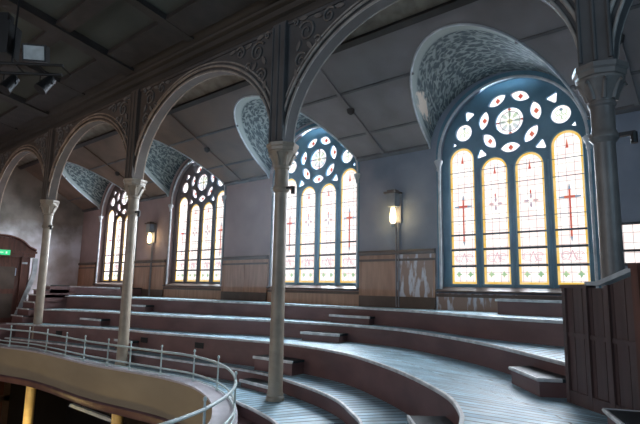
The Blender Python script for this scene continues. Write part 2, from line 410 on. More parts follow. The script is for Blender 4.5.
for y, wd, hg in ((6.88, .12, .10), (7.81, .05, .022), (8.84, .05, .022), (9.46, .10, .07)):
    segs = [X_LEFT]
    for el in cuts:
        cx = (el[0][0] + el[-1][0]) / 2; ins = [x for x, yy in el if yy <= y]
        if ins and y < WALL_Y: segs += [min(ins) - .03, max(ins) + .03]
    segs.append(X_RIGHT)
    for i in range(0, len(segs), 2):
        mb = MB(); beam_x(mb, y, wd, hg, segs[i], segs[i+1]); mb.build('purlin', M['rib'] if y < 7 else M['purlin'], aisle)
for x in [COL_X - BAY*k for k in range(-1, 4)]:
    for dx in (0,):
        t = Vector((0, 1, -SLOPE)).normalized(); n = Vector((0, SLOPE, 1)).normalized(); ym = (WALL_Y + Y_TOP)/2
        MB().obox((x - .15 + dx, ym, slope_z(ym) - .02), (.035, 0, 0), t*(WALL_Y-Y_TOP)/2*math.hypot(1, SLOPE), n*.02).build('rafter', M['boarding'], aisle)
    MB().lathe([(.02, slope_z(8.2)-.12), (.07, slope_z(8.2)-.08), (.09, slope_z(8.2)), (.05, slope_z(8.2)+.03)], x - .15, 8.2, 12).build('boss', M['rib'], aisle, smooth=40)

# lunette vaults over the windows
def lunette(c):
    P = arc(c + LOFF, SPR, LRX, LRZ, PI, 0, na); A = []; B = []; ua = []; ub = []; s_ = 0
    for i, (x, z) in enumerate(P):
        y = min(slope_y(z), WALL_Y); A.append((x, y - .0, z)); B.append((x, WALL_Y + .01, z))
        if i: s_ += math.hypot(x - P[i-1][0], z - P[i-1][1])
        ua.append((s_, 0)); ub.append((s_, WALL_Y - y))
    return A, B, ua, ub
for i, c in enumerate(sorted(WINS)):
    A, B, ua, ub = lunette(c)
    mb = MB(); mb.strip(A, B, ua, ub)
    o = struct(mb.build('trim_%d' % (i + 1), M['stencil_pale_patch' if i == 3 else 'stencil'], smooth=60, fix=False))
    edge = [(x, y - .015, z) for x, y, z in A[1:-1]]
    MB().tube(edge, .022, 8).build('lunette_edge_moulding', M['trim_pale'], o, smooth=60)

# ------------------------------------------------------------------ windows
def lancet(cx, wd, z0, ztop, n=14):
    r = wd/2; return [(cx - r, z0), (cx + r, z0)] + arc(cx, ztop - r, r, r, 0, PI, n)
def vesica(cx, cz, ang, ln, wd, n=10):
    h = ln/2; k = wd/2; R_ = (h*h + k*k) / (2*k); ph = math.asin(min(1, h / R_)); pts = []
    for i in range(n + 1): t = -ph + 2*ph*i/n; pts.append((R_*math.sin(t), R_*math.cos(t) - (R_ - k)))
    for i in range(1, n): t = ph - 2*ph*i/n; pts.append((R_*math.sin(t), -(R_*math.cos(t) - (R_ - k))))
    ca, sa = math.cos(ang), math.sin(ang)
    return [(cx + u*ca - v*sa, cz + u*sa + v*ca) for u, v in pts]
def tri(cx, cz, s_, ang):
    out = []
    for k in range(3):
        a_ = ang + k*2*PI/3
        for da in (-.28, 0, .28): out.append((cx + s_*math.cos(a_+da)*(.92 if da else 1), cz + s_*math.sin(a_+da)*(.92 if da else 1)))
    return out
def scale_poly(poly, k, off=0):
    cx = sum(q[0] for q in poly)/len(poly); cz = sum(q[1] for q in poly)/len(poly)
    return [(cx + (x-cx)*k, cz + (z-cz)*k) for x, z in poly]
GY = WALL_Y + .24                     # glass plane
FLAT = lambda mb, poly, y, t=.006: mb.prism(poly, XZ, y, y + t)
def ring(mb, outer, inner, y, t=.006):
    n = len(outer)
    for i in range(n if outer[0] != outer[-1] and t < .01 else n - 1):
        j = (i + 1) % n
        mb.prism([outer[i], outer[j], inner[j], inner[i]], XZ, y, y + t)

def make_window(c):
    root = bpy.data.objects.new('window_4', None); COL.objects.link(root); root.location = (c, WALL_Y, SILL_Z)
    struct(root)
    lw, lm = .565, .1155; z0 = .13
    lx = [c + (i - 1.5) * (lw + lm) for i in range(4)]; lt = [2.97, 2.67, 2.67, 2.97]
    lan = [lancet(x, lw, z0, t) for x, t in zip(lx, lt)]
    rose = arc(c, 3.345, .285, .285, 0, 2*PI, 28)[:-1]
    pets = [vesica(c + .525*math.cos(a_), 3.335 + .525*math.sin(a_), a_ + PI/2, .42, .225) for a_ in [-PI/2 + k*2*PI/7 for k in range(7)]]
    rnd = [arc(c + s_*.955, 3.275, .19, .19, 0, 2*PI, 20)[:-1] for s_ in (-1, 1)]
    smalls = [tri(c - .83, 3.62, .125, PI*.7), tri(c + .83, 3.62, .125, PI*.3),
              tri(c - .585, 2.76, .12, PI/2 + .2), tri(c + .585, 2.76, .12, PI/2 - .2),
              tri(c - 1.17, 3.04, .065, PI*.6), tri(c + 1.17, 3.04, .065, PI*.4)]
    R_ = OPEN_R + .04
    outer = [(c - R_, SILL_Z + .005), (c + R_, SILL_Z + .005)] + arc(c, OPEN_Z, R_, R_, 0, PI, 40)
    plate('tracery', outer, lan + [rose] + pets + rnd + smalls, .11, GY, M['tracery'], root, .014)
    # panes
    inset = .058
    for i, (x, t) in enumerate(zip(lx, lt)):
        pane = FLAT(MB(), lancet(x, lw + .02, z0 - .01, t + .01), GY).build('pane', M['g_clear'], root)
        b = MB(); o_ = lancet(x, lw, z0, t); in_ = lancet(x, lw - 2*inset, z0 + inset, t - inset)
        ring(b, o_, in_, GY - .012); b.build('gold_border', M['g_gold'], pane)
        y = GY - .010
        # drop in the head
        FLAT(MB(), [(x - .025, t - .34), (x + .025, t - .34), (x + .012, t - .25), (x, t - .16), (x - .012, t - .25)], y).build('head_drop', M['g_red'], pane)
        if i in (0, 3):
            cz = 1.72; m_ = MB()
            FLAT(m_, [(x - .016, 1.0), (x + .016, 1.0), (x + .016, cz + .14), (x - .016, cz + .14)], y)
            FLAT(m_, [(x - .09, cz - .022), (x + .09, cz - .022), (x + .09, cz + .022), (x - .09, cz + .022)], y - .008)
            m_.build('cross', M['g_red'], pane)
            m_ = MB()
            for sx in (-1, 1): FLAT(m_, [(x + sx*.09, cz - .022), (x + sx*.19, cz - .012), (x + sx*.19, cz + .012), (x + sx*.09, cz + .022)], y)
            FLAT(m_, [(x - .022, cz + .14), (x + .022, cz + .14), (x, cz + .27)], y); FLAT(m_, [(x - .022, 1.0), (x + .022, 1.0), (x, .90)], y)
            m_.build('cross_tip', M['g_blue'], pane)
        else:
            cz = 1.72; m_ = MB()
            for k in range(4):
                a_ = k*PI/2; FLAT(m_, vesica(x + .085*math.cos(a_), cz + .085*math.sin(a_), a_, .11, .045, 6), y)
            m_.build('fleury_cross', M['g_mauve'], pane)
            FLAT(MB(), vesica(x, cz + .17, PI/2, .09, .03, 5), y - .008).build('cross_tip', M['g_red'], pane)
        # rose-pink scrolls and green crosslets near the foot
        sc = MB()
        for sx in (-1, 1):
            for rr, ox in ((.085, .11), (.05, .12)):
                sc.tube([(x + sx*ox + rr*math.cos(t_), y, .66 + rr*.9*math.sin(t_)) for t_ in [PI*.1 + k*2*PI*.8/14 for k in range(15)]], .007, 5)
            sc.tube([(x + sx*.02, y, .56), (x + sx*.07, y, .60), (x + sx*.03, y, .68), (x, y, .76)], .009, 5)
        sc.build('scrollwork', M['g_pink'], pane)
        gc = MB()
        for sx in (-1, 1):
            for a_ in (0, PI/2): FLAT(gc, vesica(x + sx*.125, .335, a_, .13, .05, 6), y - (.008 if a_ else 0))
        gc.build('crosslet', M['g_green'], pane)
        for zb, h in ((.50, .044), (.83, .044), (1.13, .036), (1.42, .012), (2.11, .012), (2.44, .012)):
            MB().box(x - lw/2, x + lw/2, GY - .035, GY - .017, zb - h/2, zb + h/2).build('saddle_bar', M['lead'], pane)
    rp = FLAT(MB(), scale_poly(rose, 1.03), GY).build('rose_pane', M['g_plain'], root)
    m_ = MB()
    for k in range(8):
        a_ = k*PI/4; FLAT(m_, vesica(c + .155*math.cos(a_), 3.345 + .155*math.sin(a_), a_, .17, .075, 6), GY - .010)
    m_.build('rose_petals', M['g_pale_green'], rp)
    FLAT(MB(), arc(c, 3.345, .055, .055, 0, 2*PI, 12)[:-1], GY - .012).build('rose_eye', M['g_yellow'], rp)
    m_ = MB()
    for k in range(4):
        a_ = k*PI/2; FLAT(m_, arc(c + .245*math.cos(a_), 3.345 + .245*math.sin(a_), .035, .022, 0, 2*PI, 8)[:-1], GY - .012)
    m_.build('ruby_spot', M['g_red'], rp)
    m_ = MB(); m_.tube([(c + .20*math.cos(t_), GY - .008, 3.345 + .20*math.sin(t_)) for t_ in [k*2*PI/24 for k in range(24)]], .006, 5, True)
    m_.box(c - .004, c + .004, GY - .02, GY - .008, 3.06, 3.63).box(c - .285, c + .285, GY - .02, GY - .008, 3.341, 3.349)
    m_.build('leading', M['lead'], rp)
    for k, q in enumerate(pets):
        pp = FLAT(MB(), scale_poly(q, 1.05), GY).build('petal_pane', M['g_plain'], root)
        rm = MB(); ring(rm, q, scale_poly(q, .86), GY - .012); rm.build('gold_border', M['g_peach'], pp)
        a_ = -PI/2 + k*2*PI/7; xx, zz = c + .525*math.cos(a_), 3.335 + .525*math.sin(a_)
        FLAT(MB(), [(xx + .05*math.cos(b_), zz + .06*math.sin(b_)) for b_ in (0, PI/2, PI, 3*PI/2)], GY - .010).build('ruby_diamond', M['g_red'], pp)
    for s_, q in zip((-1, 1), rnd):
        pp = FLAT(MB(), scale_poly(q, 1.04), GY).build('roundel_pane', M['g_plain'], root)
        rm = MB(); ring(rm, q, scale_poly(q, .88), GY - .012); rm.build('gold_border', M['g_peach'], pp)
        m_ = MB()
        for k in range(4):
            a_ = PI/4 + k*PI/2; m_.tube([(c + s_*.955 + .07*math.cos(a_) + .05*math.cos(t_), GY - .010, 3.275 + .07*math.sin(a_) + .05*math.sin(t_)) for t_ in [j*2*PI/10 for j in range(10)]], .007, 5, True)
        m_.build('quatrefoil', M['g_green'], pp)
        FLAT(MB(), arc(c + s_*.955, 3.275 + .10, .03, .03, 0, 2*PI, 8)[:-1], GY - .014).build('blue_spot', M['g_blue'], pp)
    for q in smalls: FLAT(MB(), scale_poly(q, 1.05), GY).build('spandrel_pane', M['g_plain'], root)
    sb_ = MB(); ring(sb_, arc(c, OPEN_Z, OPEN_R, OPEN_R, PI, 0, 36), arc(c, SPR - .04, LRX - .05, LRZ, PI, 0, 36), WALL_Y - .015, .012)
    for s_ in (-1, 1): sb_.box(min(c + s_*OPEN_R, c + s_*(LRX - .05)), max(c + s_*OPEN_R, c + s_*(LRX - .05)), WALL_Y - .015, WALL_Y - .003, SILL_Z, OPEN_Z + .1)
    sb_.build('window_surround', M['tracery'], root)  # carries the same painted haze blue as the tracery
    # mullion shafts, jamb roll and its caps
    for i in range(3):
        xm = (lx[i] + lx[i+1]) / 2
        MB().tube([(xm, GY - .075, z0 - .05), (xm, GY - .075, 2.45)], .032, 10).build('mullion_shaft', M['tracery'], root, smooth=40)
    jr = OPEN_R - .02; yj = WALL_Y + .0
    MB().tube([(c - jr, yj, SILL_Z), (c - jr, yj, OPEN_Z)] + [(x, yj, z) for x, z in arc(c, OPEN_Z, jr, jr, PI, 0, 36)[1:]] + [(c + jr, yj, SILL_Z)], .030, 8).build('jamb_roll', M['trim_pale'], root, smooth=60)
    for s_ in (-1, 1):
        MB().lathe([(.04, 2.48), (.045, 2.52), (.04, 2.54), (.05, 2.58), (.085, 2.66), (.09, 2.70), (.06, 2.72)], c + s_*jr, yj - .02, 12).build('jamb_capital', M['trim_pale'], root, smooth=40)
    MB().prism([(WALL_Y - .10, SILL_Z - .03), (WALL_Y + .20, SILL_Z + .05), (WALL_Y + .20, SILL_Z - .06), (WALL_Y - .10, SILL_Z - .06)], lambda u, v, d_: (d_, u, v), c - OPEN_R - .06, c + OPEN_R + .06).build('window_sill', M['rail_wood'], root)
    return root
w4 = make_window(WIN_X)
for k in (1, 2, 3):
    o = copy_tree(w4, (-BAY*k, 0, 0)); o.name = 'window_%d' % (4 - k); o['kind'] = 'structure'

# small leaded window past the last column
w5 = bpy.data.objects.new('window_5', None); COL.objects.link(w5); w5.location = (-1.55, WALL_Y, .5); struct(w5)
MB().box(-1.80, -1.30, WALL_Y - .02, WALL_Y - .012, .50, 1.12).build('pane', M['g_clear'], w5)
fr = MB()
for x in (-1.83, -1.30): fr.box(x, x + .04, WALL_Y - .05, WALL_Y, .46, 1.16)
for z in (.46, .68, 1.12): fr.box(-1.83, -1.26, WALL_Y - .05, WALL_Y, z, z + .04)
fr.build('window_frame', M['lead'], w5)

# ------------------------------------------------------------------ wainscot along the wall
piers = [(edges[i], edges[i+1]) for i in range(0, len(edges), 2)]
for n_, (x0, x1) in enumerate(piers):
    x0 = max(x0, X_LEFT + .02) + .08; x1 = x1 - .08
    if n_ == len(piers) - 1: x1 = -1.86
    lab = ['brown wainscot strip in the far corner beside the farthest window', 'brown wainscot under the farther wall lantern between two windows',
           'brown wainscot panel between the second and third windows from the far end', 'wainscot with peeling white paint under the nearer wall lantern',
           'wainscot beyond the nearest window behind the timber partition'][n_]
    t = thing('wainscot', lab, 'wainscot', ((x0+x1)/2, WALL_Y - .03, -.45), 'wainscot panels on the window wall')
    if n_ == 3:
        xm = (x0 + x1)/2 + .05
        MB().box(x0, xm, WALL_Y - .045, WALL_Y - .002, -.45, .76).build('panel', M['wainscot'], t)
        q = MB().box(xm, x1, WALL_Y - .045, WALL_Y - .002, -.45, .76).build('panel', M['wainscot_peeled'], t); q['label'] = 'panel with peeling white paint'
    else: MB().box(x0, x1, WALL_Y - .045, WALL_Y - .002, -.45, .76).build('panel', M['wainscot'], t)
    MB().sweep([(x0, WALL_Y - .04, .76), (x1, WALL_Y - .04, .76)], [(0.03, 0), (-.03, 0), (-.05, .03), (-.05, .07), (-.02, .10), (.03, .10)]).build('dado_rail', M['rail_wood'], t)
    MB().box(x0, x1, WALL_Y - .06, WALL_Y - .04, .62, .67).build('bead', M['rail_wood'], t)
    MB().box(x0, x1, WALL_Y - .065, WALL_Y - .04, -.45, -.14).build('skirting', M['rail_wood'], t)
    k = max(1, int((x1 - x0) / .72))
    for j in range(k + 1):
        xx = x0 + (x1 - x0 - .05) * j / k
        MB().box(xx, xx + .05, WALL_Y - .06, WALL_Y - .04, -.43, .62).build('batten', M['wainscot'], t)
for n_, c in enumerate(sorted(WINS)):
    lab = ['low brown boarding under the farthest window', 'low brown boarding under the second window from the far end',
           'low brown boarding under the third window from the far end', 'low boarding with flaking paint under the nearest window'][n_]
    t = thing('sill_boarding', lab, 'boarding', (c, WALL_Y - .03, -.45), 'boarding under the windows')
    MB().box(c - OPEN_R - .06, c + OPEN_R + .06, WALL_Y - .04, WALL_Y - .002, -.45, -.05).build('panel', M['wainscot_peeled'] if n_ == 3 else M['wainscot'], t)
    MB().box(c - OPEN_R - .06, c + OPEN_R + .06, WALL_Y - .06, WALL_Y - .04, -.12, -.06).build('bead', M['rail_wood'], t)

# ------------------------------------------------------------------ stepped seating tiers
EYE_END = -6.0
CT = {
 'A': [(-18.0,6.95,-.395),(-15.6,7.68,-.382),(-12.6,8.1,-.378),(-10,8.5,-.378),(-7.7,8.72,-.382),(-5.6,8.68,-.38),(-4.32,8.17,-.375),(-3.38,7.67,-.375),(-2.72,7.52,-.375),(-1.9,7.42,-.375),(.4,7.2,-.375),(3.5,6.8,-.375)],
 'B': [(-17.0,6.42,-.795),(-15.2,6.8,-.77),(-13.3,7.05,-.75),(-11.4,7.15,-.735),(-9.9,7.4,-.72),(-8.5,7.85,-.715),(-7.1,8.15,-.715),(-6.17,8.28,-.715),(-5.18,8.20,-.715),(-4.08,7.71,-.715),(-3.16,7.15,-.715),(-2.35,6.48,-.715),(-1.72,5.9,-.715),(-1.05,5.35,-.715),(.5,4.9,-.715),(3.5,4.6,-.715)],
 'C': [(-17.6,5.72,-1.23),(-15.7,6.0,-1.185),(-13.96,6.33,-1.135),(-12.28,6.55,-1.105),(-10.6,6.65,-1.085),(-9.3,6.8,-1.065),(-8.1,6.95,-1.05),(-7.07,7.11,-1.05),(-6.09,7.04,-1.05),(-5.22,6.79,-1.05),(-4.59,6.46,-1.05),(-3.99,6.1,-1.05),(-3.46,5.73,-1.05),(-2.94,5.31,-1.05),(-2.5,4.9,-1.05),(-2.2,4.5,-1.05),(-1.93,4.0,-1.05),(-1.75,3,-1.05),(-1.65,0,-1.05),(-1.65,-6,-1.05)],
 'D': [(-17.6,5.5,-1.62),(-14.9,5.92,-1.595),(-13.3,6.08,-1.575),(-11.62,6.26,-1.56),(-10.13,6.4,-1.56),(-8.9,6.54,-1.56),(-7.85,6.66,-1.56),(-6.88,6.62,-1.56),(-6.35,6.49,-1.56),(-5.31,6.16,-1.56),(-4.66,5.84,-1.56),(-4.23,5.51,-1.56),(-3.7,5.06,-1.56),(-3.3,4.3,-1.56),(-3.05,3,-1.56),(-2.95,0,-1.56),(-2.95,-6,-1.56)],
 'F': [(-17.7,5.42,-1.82),(-15.4,5.76,-1.82),(-14,5.82,-1.82),(-12.4,5.8,-1.82),(-10.5,5.92,-1.82),(-9.3,6.04,-1.82),(-8.55,6.11,-1.82),(-7.9,6.02,-1.82),(-7.3,5.87,-1.82),(-6.61,5.6,-1.82),(-6.13,5.48,-1.82),(-5.79,5.37,-1.82),(-5.31,5.19,-1.82),(-4.8,4.85,-1.82),(-4.4,4.2,-1.82),(-4.15,3,-1.82),(-4.05,0,-1.82),(-4.05,-6,-1.82)],
}
NS = 140
CV = {k: resample(spline(v), NS) for k, v in CT.items()}
WALLROW = [Vector((X_LEFT + .1 + (X_RIGHT - X_LEFT - .2) * i/(NS-1), WALL_Y - .001, 0)) for i in range(NS)]
def tier_z(key, x, y):
    return min(CV[key], key=lambda q: (q.x - x)**2 + (q.y - y)**2).z
def nearest(pts, p):
    b = None
    for i in range(len(pts) - 1):
        a_, c_ = pts[i], pts[i+1]; d_ = Vector((c_.x - a_.x, c_.y - a_.y)); l2 = d_.length_squared
        t = max(0, min(1, ((p.x - a_.x)*d_.x + (p.y - a_.y)*d_.y) / max(l2, 1e-9)))
        q = a_.lerp(c_, t); ds = (q.x - p.x)**2 + (q.y - p.y)**2
        if b is None or ds < b[0]: b = (ds, q)
    return b[1]
TIERS = [
 ('A', None, 'B', 'topmost long stepped tier against the window wall under the windows'),
 ('B', 'A', 'C', 'second stepped seating tier down from the window wall'),
 ('C', 'B', 'D', 'third tier down, sweeping forward into the broad floor at lower right'),
 ('D', 'C', 'F', 'narrow curved tier just above the column bases'),
 ('F', 'D', None, 'lowest curved tier behind the railing, the columns stand on it'),
]
for key, above, below, lab in TIERS:
    nose = CV[key]
    t = thing('seating_tier', lab, 'tier', (nose[NS//2].x, nose[NS//2].y, nose[NS//2].z - .5), 'stepped seating tiers of the gallery')
    # back edge of the tread
    if above is None:
        back = [Vector((q.x, WALL_Y - .05, q.z)) for q in nose]
    elif key == 'C':
        back = []
        for i, q in enumerate(nose):
            back.append(q)
        bp_ = resample([Vector((q.x, q.y, 0)) for q in offset(CV['B'], .12) if True], NS)
        # the broad floor: up to the next riser, then out to the right of the hall
        path = [Vector((q.x, q.y, 0)) for q in offset(CV['B'], .12) if q.x < 3.2] + [Vector((4.3, 4.0, 0)), Vector((4.3, 0, 0)), Vector((4.3, -6, 0))]
        back = resample(path, NS)
        # match by a blend so that cross boards run square off the step edge
        for q in back: q.z = nearest(nose, q).z if q.x < -2.5 else -1.05
    else:
        back = []
        nx = offset(CV[above], .12)
        for q in nose:
            r_ = nearest(nx, q); back.append(Vector((r_.x, r_.y, q.z)))
    s_ = 0; ua = []; ub = []
    for i in range(NS):
        if i: s_ += (nose[i] - nose[i-1]).length
        ua.append((s_, 0)); dd = Vector((back[i].x - nose[i].x, back[i].y - nose[i].y)).length
        ub.append((s_, dd))
    if key == 'C':   # boards radiate in plan on the broad floor
        ub = []
        for i in range(NS):
            dd = Vector((back[i].x - nose[i].x, back[i].y - nose[i].y)).length; ub.append((ua[i][0], dd))
    mb = MB()
    K = 6
    for k in range(K):
        A = [nose[i].lerp(back[i], k/K) for i in range(NS)]; B = [nose[i].lerp(back[i], (k+1)/K) for i in range(NS)]
        mb.strip(A, B, [(ua[i][0], ua[i][1] + (ub[i][1]-ua[i][1])*k/K) for i in range(NS)], [(ub[i][0], ua[i][1] + (ub[i][1]-ua[i][1])*(k+1)/K) for i in range(NS)])
    under = [Vector((q.x, q.y, q.z - .035)) for q in nose]; ub_ = [Vector((q.x, q.y, q.z - .035)) for q in back]
    mb.strip(under, ub_, ua, ub)
    mb.strip(nose, under, ua, ua)
    mb.build('tread', M['tread'], t, fix=False)
    rb = offset(nose, .035)
    rt = [Vector((q.x, q.y, q.z - .02)) for q in rb]
    rl = [Vector((q.x, q.y, (tier_z(below, q.x, q.y) - .05) if below else -2.06)) for q in rb]
    rt2 = [q + Vector((0, 0, 0)) for q in offset(rt, .03)]; rl2 = offset(rl, .03)
    mb = MB(); mb.strip(rt, rl); mb.strip(rt2, rl2); mb.strip(rt, rt2)
    mb.build('riser', M['riser'], t, fix=False, smooth=50)
    mb = MB(); mb.sweep(nose, [(.012, .006), (-.022, .006), (-.030, -.012), (-.022, -.036), (.012, -.036)])
    mb.build('nosing', M['nosing'], t, smooth=40)
    if key == 'C':      # dark oblong patches on the riser
        for vx_ in (-14.9, -11.3, -9.3):
            i = min(range(1, NS - 1), key=lambda j: abs(nose[j].x - vx_)); td = (nose[i+1] - nose[i-1]); td.z = 0; td.normalize(); nn = Vector((-td.y, td.x, 0))
            c = nose[i] + nn*.03; MB().obox((c.x, c.y, c.z - .2), td*.13, nn*.012, (0, 0, .06)).build('riser_patch', M['black'], t)
    if key in 'AB':     # closing end of the tier towards the aisle at the far left
        q = nose[0]; e = back[0]
        MB().prism([(q.y, q.z - .02), (e.y, q.z - .02), (e.y, q.z - .5), (q.y, q.z - .5)], lambda u, v, d_: (d_, u, v), q.x - .04, q.x).build('end_board', M['riser'], t)

# short top tiers at the two ends of the wall
for lab, x0, x1, yn, z in (('short dark top tier in the far corner below the farthest window', -20.9, -16.4, 8.66, -.10),
                           ('short top tier below the nearest window beside the partition', -3.5, -1.2, 8.6, -.123)):
    t = thing('upper_tier', lab, 'tier', ((x0+x1)/2, 9.1, -.38))
    MB().box(x0, x1, yn, WALL_Y - .07, z - .035, z).build('tread', M['tread'], t)
    MB().box(x0 + .02, x1 - .02, yn + .03, WALL_Y - .08, -.377, z - .035).build('riser', M['riser'], t)
    MB().sweep([(x0, yn, z), (x1, yn, z)], [(.012, .006), (-.022, .006), (-.030, -.012), (-.022, -.036), (.012, -.036)]).build('nosing', M['nosing'], t)

# half-height gangway steps standing on the treads
def half_step(lab, x, key, on, wd, dep=.38, frac=.5, shift=0.0, group='half-height gangway steps'):
    pts = CV[key]; i = min(range(1, NS - 1), key=lambda j: abs(pts[j].x - x))
    tdir = pts[i+1] - pts[i-1]; tdir.z = 0; tdir.normalize(); n = Vector((-tdir.y, tdir.x, 0))
    zt = pts[i].z; zb = tier_z(on, pts[i].x, pts[i].y); h = (zt - zb) * frac
    c = pts[i] - n * (dep/2 - .03); c.z = zb
    t = thing('half_step', lab, 'step', tuple(c), group)
    MB().obox((c.x, c.y, zb + h/2 - .02), tdir*(wd/2 - .02), n*(dep/2 - .015), (0, 0, h/2 - .02)).build('riser_box', M['riser'], t)
    MB().obox((c.x, c.y, zb + h - .02), tdir*wd/2, n*dep/2, (0, 0, .02)).build('tread', M['tread'], t)
    e = c - n*dep/2; e.z = zb + h - .02
    MB().obox(e, tdir*(wd/2 + .005), n*.014, (0, 0, .024)).build('nosing', M['nosing'], t)
    return t
half_step('half step below the topmost tier, between third and nearest windows', -6.62, 'A', 'B', 1.05, .2)
half_step('half step on the third tier right of the tall middle column', -6.9, 'B', 'C', .9, .36)
half_step('half step close beside the tall middle column, on the narrow tier', -6.95, 'C', 'D', 1.0, .36)
half_step('half step on the lowest tier left of the tall middle column', -7.05, 'D', 'F', .95, .3)
half_step('half step behind the second column from the left', -11.8, 'C', 'D', .75, .2)
half_step('half step between the two left columns, below the second tier', -14.2, 'B', 'C', .95, .3)
half_step('half step just right of the second column from the left, high up', -13.6, 'A', 'B', .6, .3)
half_step('half step at the bottom edge, in front of the broad floor', -2.52, 'C', 'D', .62, .40)

# broad step at the right, against the second tier and the partition
t = thing('corner_step', 'broad dark step with white edge on the floor against the partition', 'step', (-1.95, 5.9, -1.05))
poly = [(-2.33, 6.12), (-1.83, 5.55), (-1.66, 5.66), (-1.55, 5.75), (-1.9, 6.3), (-2.15, 6.5)]
MB().prism(poly, lambda u, v, d_: (u, v, d_), -1.05, -.90).build('riser_box', M['riser'], t)
MB().prism(scale_poly(poly, 1.03), lambda u, v, d_: (u, v, d_), -.90, -.865).build('tread', M['tread'], t)
MB().tube([(-2.345, 6.12, -.88), (-1.83, 5.535, -.88), (-1.64, 5.66, -.88)], .02, 6).build('nosing', M['nosing'], t)

# ------------------------------------------------------------------ gallery slab, deck strip, parapet, railing
LIP = resample(spline([(-17.9,5.2,-1.8),(-16.66,5.29,-1.8),(-15.21,5.57,-1.8),(-14.05,5.64,-1.8),(-12.28,5.62,-1.8),(-11.33,5.67,-1.8),(-10.43,5.78,-1.8),(-9.34,5.89,-1.8),(-8.22,5.82,-1.8),(-7.37,5.55,-1.8),(-6.72,5.22,-1.8),(-6.19,4.84,-1.8),(-5.7,4.4,-1.8),(-5.3,3.7,-1.8),(-5.1,2.5,-1.8),(-5.05,0,-1.8),(-5.05,-6,-1.8)]), NS)
RAIL = resample(spline([(-17.9,5.3,-1.79),(-16.6,5.40,-1.79),(-15.4,5.66,-1.79),(-14,5.72,-1.79),(-12.4,5.70,-1.79),(-10.5,5.83,-1.79),(-9.3,5.96,-1.79),(-8.55,6.03,-1.79),(-7.92,5.95,-1.79),(-7.34,5.80,-1.79),(-6.65,5.48,-1.79),(-5.96,5.02,-1.79),(-5.35,4.46,-1.79),(-4.87,3.78,-1.79),(-4.64,3.3,-1.79),(-4.48,2.7,-1.79),(-4.38,1,-1.79),(-4.38,-6,-1.79)]), NS)
floor2 = MB()
near = [q - Vector((0, 0, .25)) for q in offset(RAIL, .03)]; far = [nearest(offset(CV['F'], .2), q) for q in near]
far = [Vector((q.x, q.y, -2.04)) for q in far]
floor2.strip(near, far)
struct(floor2.build('floor_gangway', M['riser'], fix=False))
sl = MB()   # slab closing the underside of the gallery
s2 = offset(LIP, .05)
sl.strip([Vector((q.x, q.y, -2.74)) for q in s2], [Vector((q.x, WALL_Y if q.x < -5.6 else min(WALL_Y, 9.76), -2.74)) for q in resample([Vector((-21.5, WALL_Y, 0)), Vector((4.4, WALL_Y, 0)), Vector((4.4, -6, 0))], NS)])
sl.box(X_LEFT, -17.8, -13, WALL_Y, -2.74, -2.70)
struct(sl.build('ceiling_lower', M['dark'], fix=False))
struct(MB().box(X_LEFT, -17.15, -13, WALL_Y, -2.6, -1.25).build('floor_landing', M['riser']))
bf = thing('balcony_front', 'buff painted curved balcony front with a plum base moulding', 'balcony', (-8.22, 5.82, -2.75))
lo = [Vector((q.x, q.y, -2.62)) for q in offset(LIP, .04)]
back_t = offset(LIP, .10)
mb = MB(); mb.strip(LIP, lo); mb.strip([Vector((q.x, q.y, -1.81)) for q in back_t], [Vector((q.x, q.y, -2.62)) for q in back_t]); mb.strip(lo, [Vector((q.x, q.y, -2.62)) for q in back_t])
mb.build('fascia', M['parapet'], bf, fix=False, smooth=50)
mb = MB(); cap_in = offset(LIP, -.03); cap_out = offset(RAIL, .05)
mb.strip(cap_in, cap_out); mb.strip(cap_in, [q - Vector((0, 0, .04)) for q in cap_in]); mb.strip(cap_out, [q - Vector((0, 0, .27)) for q in cap_out])
mb.build('capping', M['capping'], bf, fix=False, smooth=40)
MB().sweep([Vector((q.x, q.y, -2.62)) for q in offset(LIP, .04)], [(.06, .05), (-.03, .05), (-.06, .02), (-.05, -.03), (-.02, -.07), (-.02, -.13), (.06, -.13)]).build('base_moulding', M['moulding_plum'], bf, smooth=40)

rl = thing('railing', 'pale green metal railing along the balcony edge', 'railing', (-8.55, 6.03, -1.8))
for z, r_, nm in ((.455, .022, 'top_rail'), (.13, .018, 'mid_rail'), (.03, .016, 'bottom_rail')):
    MB().tube([q + Vector((0, 0, z)) for q in RAIL], r_, 8).build(nm, M['steel'], rl, smooth=60)
d_ = [0]
for a_, b_ in zip(RAIL, RAIL[1:]): d_.append(d_[-1] + (b_ - a_).length)
POSTS = [-17.3, -16.45, -15.6, -14.55, -13.4, -12.35, -11.33, -10.4, -9.45, -8.35, -7.35]
def at_len(s_):
    j = max(i for i in range(NS) if d_[i] <= s_ + 1e-9); j = min(j, NS - 2)
    return RAIL[j].lerp(RAIL[j+1], (s_ - d_[j]) / (d_[j+1] - d_[j]))
ss = [d_[min(range(NS), key=lambda j: abs(RAIL[j].x - x) if RAIL[j].y > 5.2 else 99)] for x in POSTS]
s_ = ss[-1]
while s_ + 1.75 < d_[-1]: s_ += 1.75; ss.append(s_)
for s_ in ss:
    q = at_len(s_); p_ = MB()
    p_.lathe([(.035, -1.80), (.035, -1.775), (.017, -1.76), (.015, -1.36), (.022, -1.35), (.022, -1.32), (.013, -1.30), (.012, -1.26), (.024, -1.235), (.018, -1.21), (.004, -1.20)], q.x, q.y, 10)
    p_.build('post', M['steel'], rl, smooth=40)

